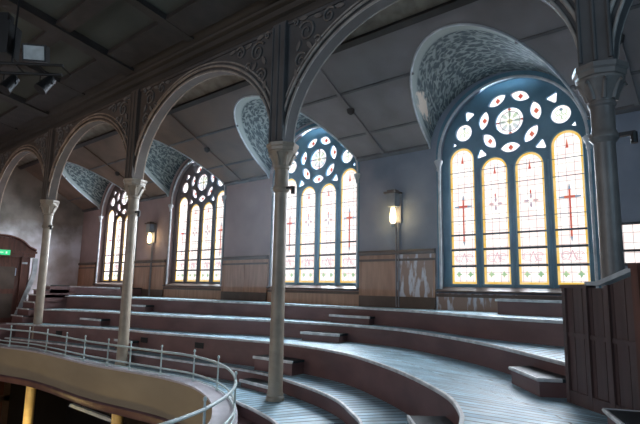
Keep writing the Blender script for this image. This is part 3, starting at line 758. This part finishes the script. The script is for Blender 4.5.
# ------------------------------------------------------------------ cast-iron columns
def make_column(x):
    t = thing('iron_column', '', 'column', (x, COL_Y, LOWER), 'iron columns carrying the arches')
    MB().lathe([(.15, -1.815), (.15, -1.76), (.135, -1.74), (.14, -1.71), (.125, -1.68), (.12, -1.60)], x, COL_Y, 24).build('base', M['iron'], t, smooth=35)
    MB().lathe([(.122, -1.62), (.112, 0), (.108, 1.66)], x, COL_Y, 24).build('shaft', M['iron'], t, smooth=35)
    MB().lathe([(.11, 1.62), (.125, 1.64), (.15, 1.67), (.15, 1.71), (.13, 1.74), (.118, 1.77), (.122, 2.02), (.14, 2.04), (.14, 2.07), (.125, 2.09)], x, COL_Y, 24).build('collar', M['iron'], t, smooth=35)
    cp = MB().lathe([(.13, 2.07), (.14, 2.12), (.175, 2.20), (.215, 2.28), (.24, 2.31), (.24, 2.335)], x, COL_Y, 24).build('capital', M['iron'], t, smooth=35)
    lf = MB()
    for k in range(8):
        a_ = k*PI/4 + PI/8; ca, sa = math.cos(a_), math.sin(a_)
        lf.tube([(x + r*ca, COL_Y + r*sa, z) for r, z in ((.14, 2.10), (.165, 2.18), (.205, 2.26), (.24, 2.29), (.255, 2.26))], lambda s__: .028*(1 - .5*s__), 6)
    lf.build('leaf_ornament', M['iron'], cp, smooth=60)
    ab = MB().lathe([(.23, 2.335), (.255, 2.35), (.26, 2.40), (.282, 2.42), (.287, 2.47), (.25, 2.48)], x, COL_Y, 8).build('abacus', M['iron'], t)
    br = MB().box(x + .10, x + .30, COL_Y - .03, COL_Y + .03, 1.67, 1.71).tube([(x + .28, COL_Y, 1.70), (x + .28, COL_Y, 1.58)], .035, 8).build('bracket', M['black'], t)
    br['label'] = 'dark bracket on the collar ring'
    MB().lathe([(.13, LOWER), (.13, -2.76)], x, COL_Y, 20).build('lower_shaft', M['lit_shaft'], t, smooth=35)
    return t
LABC = ['thick nearest column at the right beside the timber partition', 'tall middle column in front of the third window', 'second iron column from the left in front of the farthest window',
        'leftmost iron column near the doorway with the green sign']
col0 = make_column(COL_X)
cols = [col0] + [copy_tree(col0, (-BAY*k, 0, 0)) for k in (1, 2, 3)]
for o, l_ in zip(cols, LABC): o['label'] = l_

# ------------------------------------------------------------------ arcade above the columns
AW, AZ, ARZ, TOPZ = 2.5 - .16, 2.46, 1.93, 4.95       # arch half width, springing, rise, top of the spandrel wall
YF, YBK = COL_Y - .10, COL_Y + .10
def arch_pts(c, grow, n=44, a0=PI, a1=0): return arc(c, AZ, AW + grow, ARZ + grow, a0, a1, n)
def scroll(cx, cz, r, y, turns=1.6, sgn=1, a0=0):
    return [(cx + sgn*(r*(1 - .8*k/26))*math.cos(a0 + turns*2*PI*k/26), y, cz + (r*(1 - .8*k/26))*math.sin(a0 + turns*2*PI*k/26)) for k in range(27)]
def make_arch(c):
    t = thing('arcade_arch', '', 'arch', (c, COL_Y, AZ), 'arches of the arcade between the columns')
    poly = [(c - 2.5 + .001, AZ)] + arch_pts(c, 0) + [(c + 2.5 - .001, AZ), (c + 2.5 - .001, TOPZ), (c - 2.5 + .001, TOPZ)]
    MB().prism(poly, XZ, YF, YBK).build('spandrel_wall', M['spandrel'], t)
    for g, r_, y in ((.015, .022, YF - .015), (.11, .028, YF - .03), (.20, .020, YF - .012)):
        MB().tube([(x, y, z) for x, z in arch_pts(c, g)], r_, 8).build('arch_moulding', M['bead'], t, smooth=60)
    MB().tube([(x, YBK + .01, z) for x, z in arch_pts(c, .015)], .022, 8).build('arch_moulding', M['bead'], t, smooth=60)
    for s in (-1, 1):
        m_ = MB(); y = YF - .02
        for dx, z, r_, tn, sg in ((.62, 4.36, .20, 1.5, 1), (.50, 3.86, .15, 1.4, -1), (1.12, 4.48, .14, 1.4, -1), (.42, 3.46, .09, 1.3, 1), (.36, 4.60, .07, 1.2, 1), (.88, 4.12, .09, 1.2, 1)):
            m_.tube(scroll(c + s*(2.5 - dx), z, r_, y, tn, s*sg, .6), lambda q: .024 - .010*q, 6)
        for dx, z, a_ in ((.70, 4.08, .9), (.44, 4.14, 2.0), (.88, 4.55, .3), (.40, 3.64, 1.4), (1.35, 4.56, .2), (.55, 4.62, .1)):
            m_.prism(vesica(c + s*(2.5 - dx), z, a_ if s > 0 else PI - a_, .20, .08, 5), XZ, y - .012, y + .02)
        m_.build('spandrel_scrollwork', M['scroll'], t, smooth=60)
    m_ = MB().box(c - 2.5, c + 2.5, YF - .03, YF, 4.62, 4.68); m_.build('picture_rail', M['spandrel'], t)
    return t
LABA = ['nearest wide arch, springing from the middle column to the right one', 'arch between the second column and the tall middle column', 'arch between the two leftmost columns',
        'farthest arch at the left edge, dying into the end wall']
ar0 = make_arch(COL_X - 2.5)
arches = [ar0] + [copy_tree(ar0, (-BAY*k, 0, 0)) for k in (1, 2, 3)]
for o, l_ in zip(arches, LABA): o['label'] = l_
o = copy_tree(ar0, (BAY, 0, 0)); o['label'] = 'arch to the right of the thick nearest column, cut by the frame'
# pilaster strips over the capitals
def make_pil(x):
    t = thing('pilaster', '', 'pilaster', (x, YF - .05, 2.48), 'pilaster strips above the capitals')
    MB().box(x - .17, x + .17, YF - .07, YF, 2.48, TOPZ - .25).build('strip', M['spandrel'], t)
    for dx in (-.15, 0, .15): MB().tube([(x + dx, YF - .075, 2.52), (x + dx, YF - .075, TOPZ - .3)], .022, 8).build('reed', M['spandrel'], t, smooth=60)
    return t
p0 = make_pil(COL_X); pils = [p0] + [copy_tree(p0, (-BAY*k, 0, 0)) for k in (1, 2, 3)]
for o, l_ in zip(pils, ['reeded pilaster above the thick nearest column at right', 'reeded pilaster above the tall middle column', 'reeded pilaster above the second column from the left', 'reeded pilaster above the leftmost column']): o['label'] = l_

# cornice over the arcade
prof = [(YF, 4.68), (YF - .04, 4.68), (YF - .05, 4.74), (YF - .02, 4.76), (YF - .02, 4.83), (YF - .09, 4.86), (YF - .10, 4.90), (YF - .06, 4.92),
        (YF - .08, 4.98), (YF - .16, 5.01), (YF - .18, 5.05), (YF - .15, 5.07), (YF - .22, 5.12), (YF - .30, 5.15), (YF - .32, 5.21), (YF - .28, 5.24), (YF, 5.24)]
cn = MB(); cn.prism(prof, lambda u, v, dd: (dd, u, v), X_LEFT, X_RIGHT); struct(cn.build('trim_9', M['cornice'], smooth=25)); 
struct(MB().box(X_LEFT, X_RIGHT, YF, YBK, TOPZ - .001, 9.3).build('wall_clerestory', M['spandrel']))

# main ceiling: coved panels with timber beams
CY0, CZ0, CK = YF - .24, 5.22, .2
cz = lambda y: CZ0 + (CY0 - y) * CK
mc = MB(); mc.add([(X_LEFT, CY0, cz(CY0)), (X_RIGHT, CY0, cz(CY0)), (X_RIGHT, -4, cz(-4)), (X_LEFT, -4, cz(-4)), (X_LEFT, -13, cz(-4)), (X_RIGHT, -13, cz(-4))], [(0, 1, 2, 3), (3, 2, 5, 4)])
mainc = struct(mc.build('ceiling', M['ceiling_panel'], fix=False))
tv = Vector((0, -1, CK)).normalized(); nv = Vector((0, CK, 1)).normalized()
for k in range(-2, 12):
    x = COL_X + 2.5*.0 - 2.5*k + .0
    wd = .20 if k % 2 == 0 else .11
    ym = (CY0 - 4)/2; MB().obox((x, ym, cz(ym) - .07), (wd, 0, 0), tv*((CY0 + 4)/2*math.hypot(1, CK)), nv*(.10 if k % 2 == 0 else .06)).build('ceiling_beam', M['rib'], mainc)
for y, wd in ((5.35, .30), (4.05, .16), (2.6, .2), (1.0, .2), (-1, .2), (-3, .2)):
    MB().obox(((X_LEFT+X_RIGHT)/2, y, cz(y) - .05), ((X_RIGHT-X_LEFT)/2, 0, 0), tv*wd, nv*.07).build('ceiling_purlin', M['rib'], mainc)

# ------------------------------------------------------------------ wall lanterns
def lantern(x, lab, foot):
    t = thing('wall_lantern', lab, 'lamp', (x, WALL_Y - .12, 1.4), 'box lanterns on the window wall')
    y = WALL_Y - .17
    MB().box(x - .13, x + .13, WALL_Y - .06, WALL_Y, 1.45, 2.10).build('back_plate', M['conduit'], t)
    MB().box(x - .16, x + .16, y - .13, y + .13, 2.09, 2.13).box(x - .10, x + .10, y - .08, y + .08, 2.13, 2.17).build('cap', M['rail_wood'], t)
    MB().prism([(x - .10, 1.80), (x + .10, 1.80), (x + .11, 2.09), (x - .11, 2.09)], XZ, y - .09, y + .09).build('housing', M['lamp_grey'], t)
    MB().lathe([(.04, 1.44), (.065, 1.48), (.07, 1.58), (.06, 1.68), (.04, 1.78)], x, y, 16).build('bulb', M['bulb'], t, smooth=50)
    MB().lathe([(.02, 1.36), (.06, 1.39), (.06, 1.42)], x, y, 12).build('finial', M['lamp_grey'], t, smooth=40)
    for dx in (.015, .075): MB().tube([(x + dx, WALL_Y - .07, foot), (x + dx, WALL_Y - .07, 1.47)], .016, 8).build('conduit', M['conduit'], t, smooth=60)
    return t
lantern(-6.03, 'lit box lantern on the wall between the third and nearest windows', -.36)
lantern(-15.95, 'lit box lantern on the wall between the two farthest windows', -.36)

# ------------------------------------------------------------------ far-left doorway, stair and string
db = thing('door_lobby', 'dark mahogany door surround with curved pediment and green exit sign', 'doorway', (-18.3, 5.48, -1.25))
DX = -18.2; YC = 5.48; YZ = lambda u, v, dd: (dd, u, v)
MB().box(-19.2, DX, 4.55, 6.40, -1.25, .82).build('lobby_body', M['mahogany'], db)
MB().box(-19.25, DX + .10, 4.48, 6.50, .82, .95).box(-19.25, DX + .14, 4.44, 6.54, .95, 1.02).build('entablature', M['mahogany'], db)
ped = [(4.46, 1.02), (6.52, 1.02), (6.50, 1.09), (6.30, 1.15)] + arc(YC, 1.08, .80, .36, .35, PI - .35, 16) + [(4.66, 1.15), (4.48, 1.09)]
MB().prism(ped, YZ, -19.0, DX + .06).build('pediment', M['mahogany'], db)
MB().tube([(DX + .09, y, z) for y, z in [(6.52, 1.06), (6.45, 1.10), (6.30, 1.17)] + arc(YC, 1.10, .80, .38, .35, PI - .35, 16) + [(4.66, 1.17), (4.5, 1.10)]], .04, 8).build('pediment_moulding', M['mahogany'], db, smooth=50)
dl = MB().box(DX, DX + .03, 4.95, 6.02, -1.25, .62).build('door_leaf', M['mahogany'], db)
for y0 in (5.0, 5.52):
    MB().box(DX + .03, DX + .045, y0, y0 + .45, -1.1, -.35).box(DX + .03, DX + .045, y0, y0 + .45, -.2, .5).build('door_panel', M['rail_wood'], dl)
for y0 in (4.62, 6.12): MB().box(DX, DX + .06, y0, y0 + .2, -1.25, .82).build('pilaster', M['mahogany'], db)
es = tag(MB().box(DX + .145, DX + .175, 5.28, 5.73, .86, 1.02).build('exit_sign', M['exit']), 'small green lit exit sign on the dark door surround', 'sign')
fig = MB().box(DX + .176, DX + .18, 5.60, 5.64, .90, .97).box(DX + .176, DX + .18, 5.33, 5.53, .925, .95).prism([(5.33, .90), (5.33, .975), (5.29, .9375)], YZ, DX + .176, DX + .18)
fig.build('sign_mark', M['white_mark'], es)
tag(MB().box(DX + .031, DX + .036, 5.74, 6.0, .22, .46).build('notice', M['paper']), 'pale blue paper notice on the dark door', 'notice')
tag(MB().box(DX + .062, DX + .066, 6.14, 6.30, .60, .66).build('door_plate', M['trim_pale']), 'small white plate beside the dark door', 'plate')
st = thing('aisle_stair', 'dark aisle steps with pale edges climbing beside the doorway', 'stair', (-17.65, 6.6, -1.25))
for i, z in enumerate((-1.0, -.79, -.58, -.36, -.2, -.06)):
    y0 = 5.98 + .14*i
    sx = MB().box(-18.1, -17.18, y0 + .02, 7.3, z - .25, z - .03).build('step', M['riser'], st)
    MB().box(-18.1, -17.18, y0, 7.3, z - .03, z).build('tread', M['tread'], sx)
    MB().box(-18.11, -17.17, y0 - .015, y0 + .02, z - .034, z + .004).build('nosing', M['nosing'], sx)
sb = thing('string_board', 'pale sloping string board between the doorway and the aisle steps', 'board', (-18.15, 6.4, -1.2))
MB().prism([(6.02, -1.2), (6.14, -1.2), (6.52, -.02), (6.60, .35), (6.60, .8), (6.46, .8), (6.46, .35), (6.38, 0)], YZ, -18.19, -18.11).build('board', M['trim_pale'], sb)

# ------------------------------------------------------------------ timber partition at the right
pt = thing('timber_partition', 'dark boarded timber partition with a sloping handrail at right', 'partition', (-1.2, 5.2, -1.05))
A_ = Vector((-1.545, 5.53, 0)); D_ = Vector((.51, -.46, 0)).normalized(); N_ = Vector((D_.y, -D_.x, 0))   # N_ faces the viewer
if N_.dot(Vector((0, -1, 0))) < 0: N_ = -N_
def P3(s_, z, off): q = A_ + D_*s_ + N_*off; return (q.x, q.y, z)
PL = 2.4; k0 = .58
def top(s_): return .05 if s_ <= k0 else .05 + (s_ - k0)*.27
bd = MB(); x_ = 0
while x_ < PL:
    x2 = min(x_ + .145, PL)
    bd.prism([(x_ + .004, -1.05), (x2 - .004, -1.05), (x2 - .004, top(x2)), (x_ + .004, top(x_))], lambda u, v, dd: P3(u, v, dd), -.03, .0); x_ = x2
bd.prism([(0, -1.05), (PL, -1.05), (PL, top(PL)), (k0, top(k0)), (0, .05)], lambda u, v, dd: P3(u, v, dd), -.045, -.025)
bd.build('boarding', M['partition'], pt)
for s_ in (0, .34, .64): MB().prism([(s_, -1.05), (s_ + .05, -1.05), (s_ + .05, top(s_ + .05)), (s_, top(s_))], lambda u, v, dd: P3(u, v, dd), 0, .025).build('stile', M['partition'], pt)
MB().prism([(0, -1.05), (PL, -1.05), (PL, -.93), (0, -.93)], lambda u, v, dd: P3(u, v, dd), 0, .02).build('skirting', M['partition'], pt)
MB().prism([(0, -.42), (PL, -.42), (PL, -.38), (0, -.38)], lambda u, v, dd: P3(u, v, dd), 0, .012).build('rail', M['partition'], pt)
MB().prism([(-.02, .05), (k0 - .18, .05), (k0 - .18, .085), (-.02, .085)], lambda u, v, dd: P3(u, v, dd), -.07, .03).build('capping', M['partition'], pt)
hr = MB().prism([(k0 - .2, .075), (k0, .075), (PL, top(PL) + .025), (PL, top(PL) + .06), (k0 - .03, .11), (k0 - .2, .11)], lambda u, v, dd: P3(u, v, dd), -.06, .03).build('handrail', M['trim_pale'], pt)
hr['label'] = 'pale sloping handrail'
np_ = MB().obox((-.755, 4.72, -.42), tuple(D_*.038), tuple(N_*.038), (0, 0, .63)); np_.obox((-.755, 4.72, .225), tuple(D_*.05), tuple(N_*.05), (0, 0, .02))
tag(np_.build('newel_post', M['mahogany']), 'reddish square newel post standing before the partition at right edge', 'post')
fs = thing('floor_step', 'low white-edged step at the lower right corner of the floor', 'step', (-.72, 4.40, -1.05))
c_ = Vector((-.70, 4.43, 0)); e1 = Vector((.30, -.62, 0)).normalized(); e2 = Vector((.62, .30, 0)).normalized()
MB().obox((c_.x, c_.y, -.99), tuple(e1*.33), tuple(e2*.20), (0, 0, .06)).build('riser_box', M['riser'], fs)
MB().obox((c_.x, c_.y, -.915), tuple(e1*.345), tuple(e2*.215), (0, 0, .018)).build('tread', M['tread'], fs)
cc = [c_ + e1*.345*i + e2*.215*j for i, j in ((1, -1), (-1, -1), (-1, 1))]
MB().tube([(q.x, q.y, -.908) for q in cc], .02, 6).build('nosing', M['nosing'], fs)

# ------------------------------------------------------------------ stage lights hung top left
rg = thing('lighting_rig', 'black stage lighting bar hanging high at upper left', 'lighting rig', (-9.6, 3.0, 3.9))
G = Vector((-9.55, 3.05, 3.85)); vx = Vector((.72, .69, 0)); vy = Vector((-.69, .72, 0))
bar = MB()
for dz in (0, -.18): bar.tube([tuple(G + vx*u + Vector((0, 0, dz))) for u in (-1.6, .55)], .03, 8)
for u in (-1.5, -1.1, -.7, -.3, .1, .5): bar.tube([tuple(G + vx*u), tuple(G + vx*(u + .2) + Vector((0, 0, -.18)))], .015, 6)
bar.build('truss_bar', M['black'], rg, smooth=60)
for u in (-1.2, -.35): MB().tube([tuple(G + vx*u), tuple(G + vx*u + Vector((0, 0, cz(3) - 4.05)))], .018, 8).build('hanger', M['black'], rg)
MB().obox(tuple(G + vx*-.55 + Vector((0, 0, .42))), tuple(vx*.20), tuple(vy*.2), (0, 0, .30)).obox(tuple(G + vx*-.55 + Vector((0, 0, .80))), tuple(vx*.10), tuple(vy*.1), (0, 0, .12)).build('motor_hoist', M['black'], rg)
for n_, (u, dz, tilt) in enumerate(((-1.25, -.45, .3), (-.75, -.42, -.2), (-.35, -.38, .1), (.28, -.36, .0))):
    h = G + vx*u + Vector((0, 0, dz)); ax = (vx*tilt + Vector((0, -.5, -.7))).normalized()
    cn_ = MB().tube([tuple(h - ax*.16), tuple(h + ax*.02), tuple(h + ax*.16)], lambda q: .085 + .03*q, 14); sl_ = cn_.build('stage_lamp', M['black'], rg, smooth=40)
    MB().tube([tuple(h + vx*.11), tuple(h + vx*.11 + Vector((0, 0, .2))), tuple(h - vx*.11 + Vector((0, 0, .2))), tuple(h - vx*.11)], .012, 6).build('yoke', M['black'], sl_)
fl = G + vx*.02 + Vector((0, 0, .22)); fa = Vector((.70, -.60, -.25)).normalized(); fu = Vector((0, 0, 1)); fr_ = fa.cross(fu).normalized(); fu = fr_.cross(fa)
flo = MB().obox(tuple(fl - fa*.08), tuple(fr_*.20), tuple(fu*.15), tuple(fa*.09)).build('floodlight', M['black'], rg)
MB().obox(tuple(fl + fa*.015), tuple(fr_*.17), tuple(fu*.12), tuple(fa*.008)).build('floodlight_glass', M['lens'], flo)

# things glimpsed in the hall below
dk = thing('lower_panel', 'reddish brown wooden door panel in the hall below at far left', 'panel', (-21.3, 6.3, LOWER))
MB().box(-21.55, -21.45, 4.2, 7.3, LOWER, -2.9).build('panel', M['mahogany'], dk)
MB().box(-21.45, -21.40, 4.2, 4.4, LOWER, -2.9).box(-21.45, -21.40, 7.1, 7.3, LOWER, -2.9).box(-21.45, -21.40, 4.2, 7.3, -4.3, -4.1).build('frame', M['rail_wood'], dk)
ld = thing('hanging_shade', 'long white lamp shade under the gallery, seen below the balcony', 'lamp', (-14.2, 7.0, -3.6))
MB().sweep([(-15.6, 7.0, -3.50), (-13.1, 7.0, -3.50)], [(-.09, -.03), (.09, -.03), (.05, .04), (-.05, .04)]).build('shade', M['duct'], ld)
for x in (-15, -13.3): MB().tube([(x, 7.0, -3.48), (x, 7.0, -2.74)], .015, 6).build('hanger', M['black'], ld)

# ------------------------------------------------------------------ camera
cam = bpy.data.cameras.new('camera'); cam.sensor_width = 36; cam.lens = 507.99/640*36; cam.clip_start = .05; cam.clip_end = 200
co = bpy.data.objects.new('camera', cam); COL.objects.link(co)
yaw, pitch, roll = .7179, .1493, .0192
fw = Vector((-math.sin(yaw)*math.cos(pitch), math.cos(yaw)*math.cos(pitch), math.sin(pitch)))
rt = Vector((math.cos(yaw), math.sin(yaw), 0)); up = rt.cross(fw)
r2 = rt*math.cos(roll) + up*math.sin(roll); u2 = up*math.cos(roll) - rt*math.sin(roll)
co.matrix_world = Matrix(((r2.x, u2.x, -fw.x, 0), (r2.y, u2.y, -fw.y, 0), (r2.z, u2.z, -fw.z, 0), (0, 0, 0, 1)))
S.camera = co

# ------------------------------------------------------------------ light
W = bpy.data.worlds.new('sky'); S.world = W; W.use_nodes = True
bg = W.node_tree.nodes['Background']; bg.inputs[0].default_value = (.80, .90, 1, 1); bg.inputs[1].default_value = .35
def area(name, loc, direction, sx, sy, col, power, spread=180):
    l = bpy.data.lights.new(name, 'AREA'); l.shape = 'RECTANGLE'; l.size = sx; l.size_y = sy; l.color = col; l.energy = power; l.spread = math.radians(spread)
    o = bpy.data.objects.new(name, l); COL.objects.link(o); o.location = loc
    o.rotation_euler = Vector(direction).to_track_quat('-Z', 'Y').to_euler(); return o
def point(name, loc, col, power, r=.1):
    l = bpy.data.lights.new(name, 'POINT'); l.color = col; l.energy = power; l.shadow_soft_size = r
    o = bpy.data.objects.new(name, l); COL.objects.link(o); o.location = loc; return o
for k, c in enumerate(WINS):   # daylight behind each window
    area('window_daylight', (c, WALL_Y + .9, 2.6), (0, -1, -.5), 2.9, 4.2, (.60, .82, 1), (2200, 5800, 3600, 6500)[k], 120)
area('opposite_fill', (-6, -11.5, 3.2), (0, 1, -.1), 12, 3.6, (.70, .84, 1), 420)  # cool daylight fill for the unseen windows opposite
area('opposite_fill', (-15, -11.5, 3.2), (0, 1, -.1), 9, 3.6, (1, .74, .54), 230)  # warm fill added to brown the far left of the hall
area('end_fill', (4.2, 1.5, 2.6), (-1, .12, -.05), 5, 3, (.48, .76, 1), 90)  # unseen blue fill added to cool the right end
area('lower_hall_lights', (-11, 0, -3.2), (0, .4, .3), 8, 3, (1, .80, .55), 25)
point('column_uplight', (-15.6, 5.2, -4.4), (1, .72, .30), 70)
point('column_uplight', (-10.7, 5.2, -4.4), (1, .72, .30), 60)
for x in (-6.03, -15.95): point('lantern_light', (x, WALL_Y - .33, 1.58), (1, .78, .42), 6, .08)

S.view_settings.view_transform = 'Standard'; S.view_settings.look = 'None'; S.view_settings.gamma = 1; S.view_settings.use_curve_mapping = False
S.view_settings.exposure = 0
S.cycles.use_denoising = True
S.cycles.max_bounces = 8; S.cycles.diffuse_bounces = 4; S.cycles.transparent_max_bounces = 16
S.cycles.sample_clamp_indirect = 4

hz, nt_, N_z, L_z = node_mat('window haze')
hv = N_z.new('ShaderNodeVolumeScatter'); ho = N_z.new('ShaderNodeOutputMaterial'); hv.inputs['Density'].default_value = .0095; hv.inputs['Anisotropy'].default_value = .35
hv.inputs['Color'].default_value = (.75, .88, 1, 1); L_z.new(hv.outputs[0], ho.inputs['Volume'])
hb = MB().prism([(6.45, .0), (WALL_Y - .2, .0), (WALL_Y - .2, 2.95), (6.45, 4.60)], lambda u, v, dd: (dd, u, v), -10.5, 2.5).build('haze', hz); hb['kind'] = 'stuff'; tag(hb, 'faint blue haze of daylight hanging in the air before the nearest windows', 'haze')

# lift everything so that the lower hall floor is at zero
for o in list(COL.objects):
    if o.parent is None: o.location.z += -LOWER
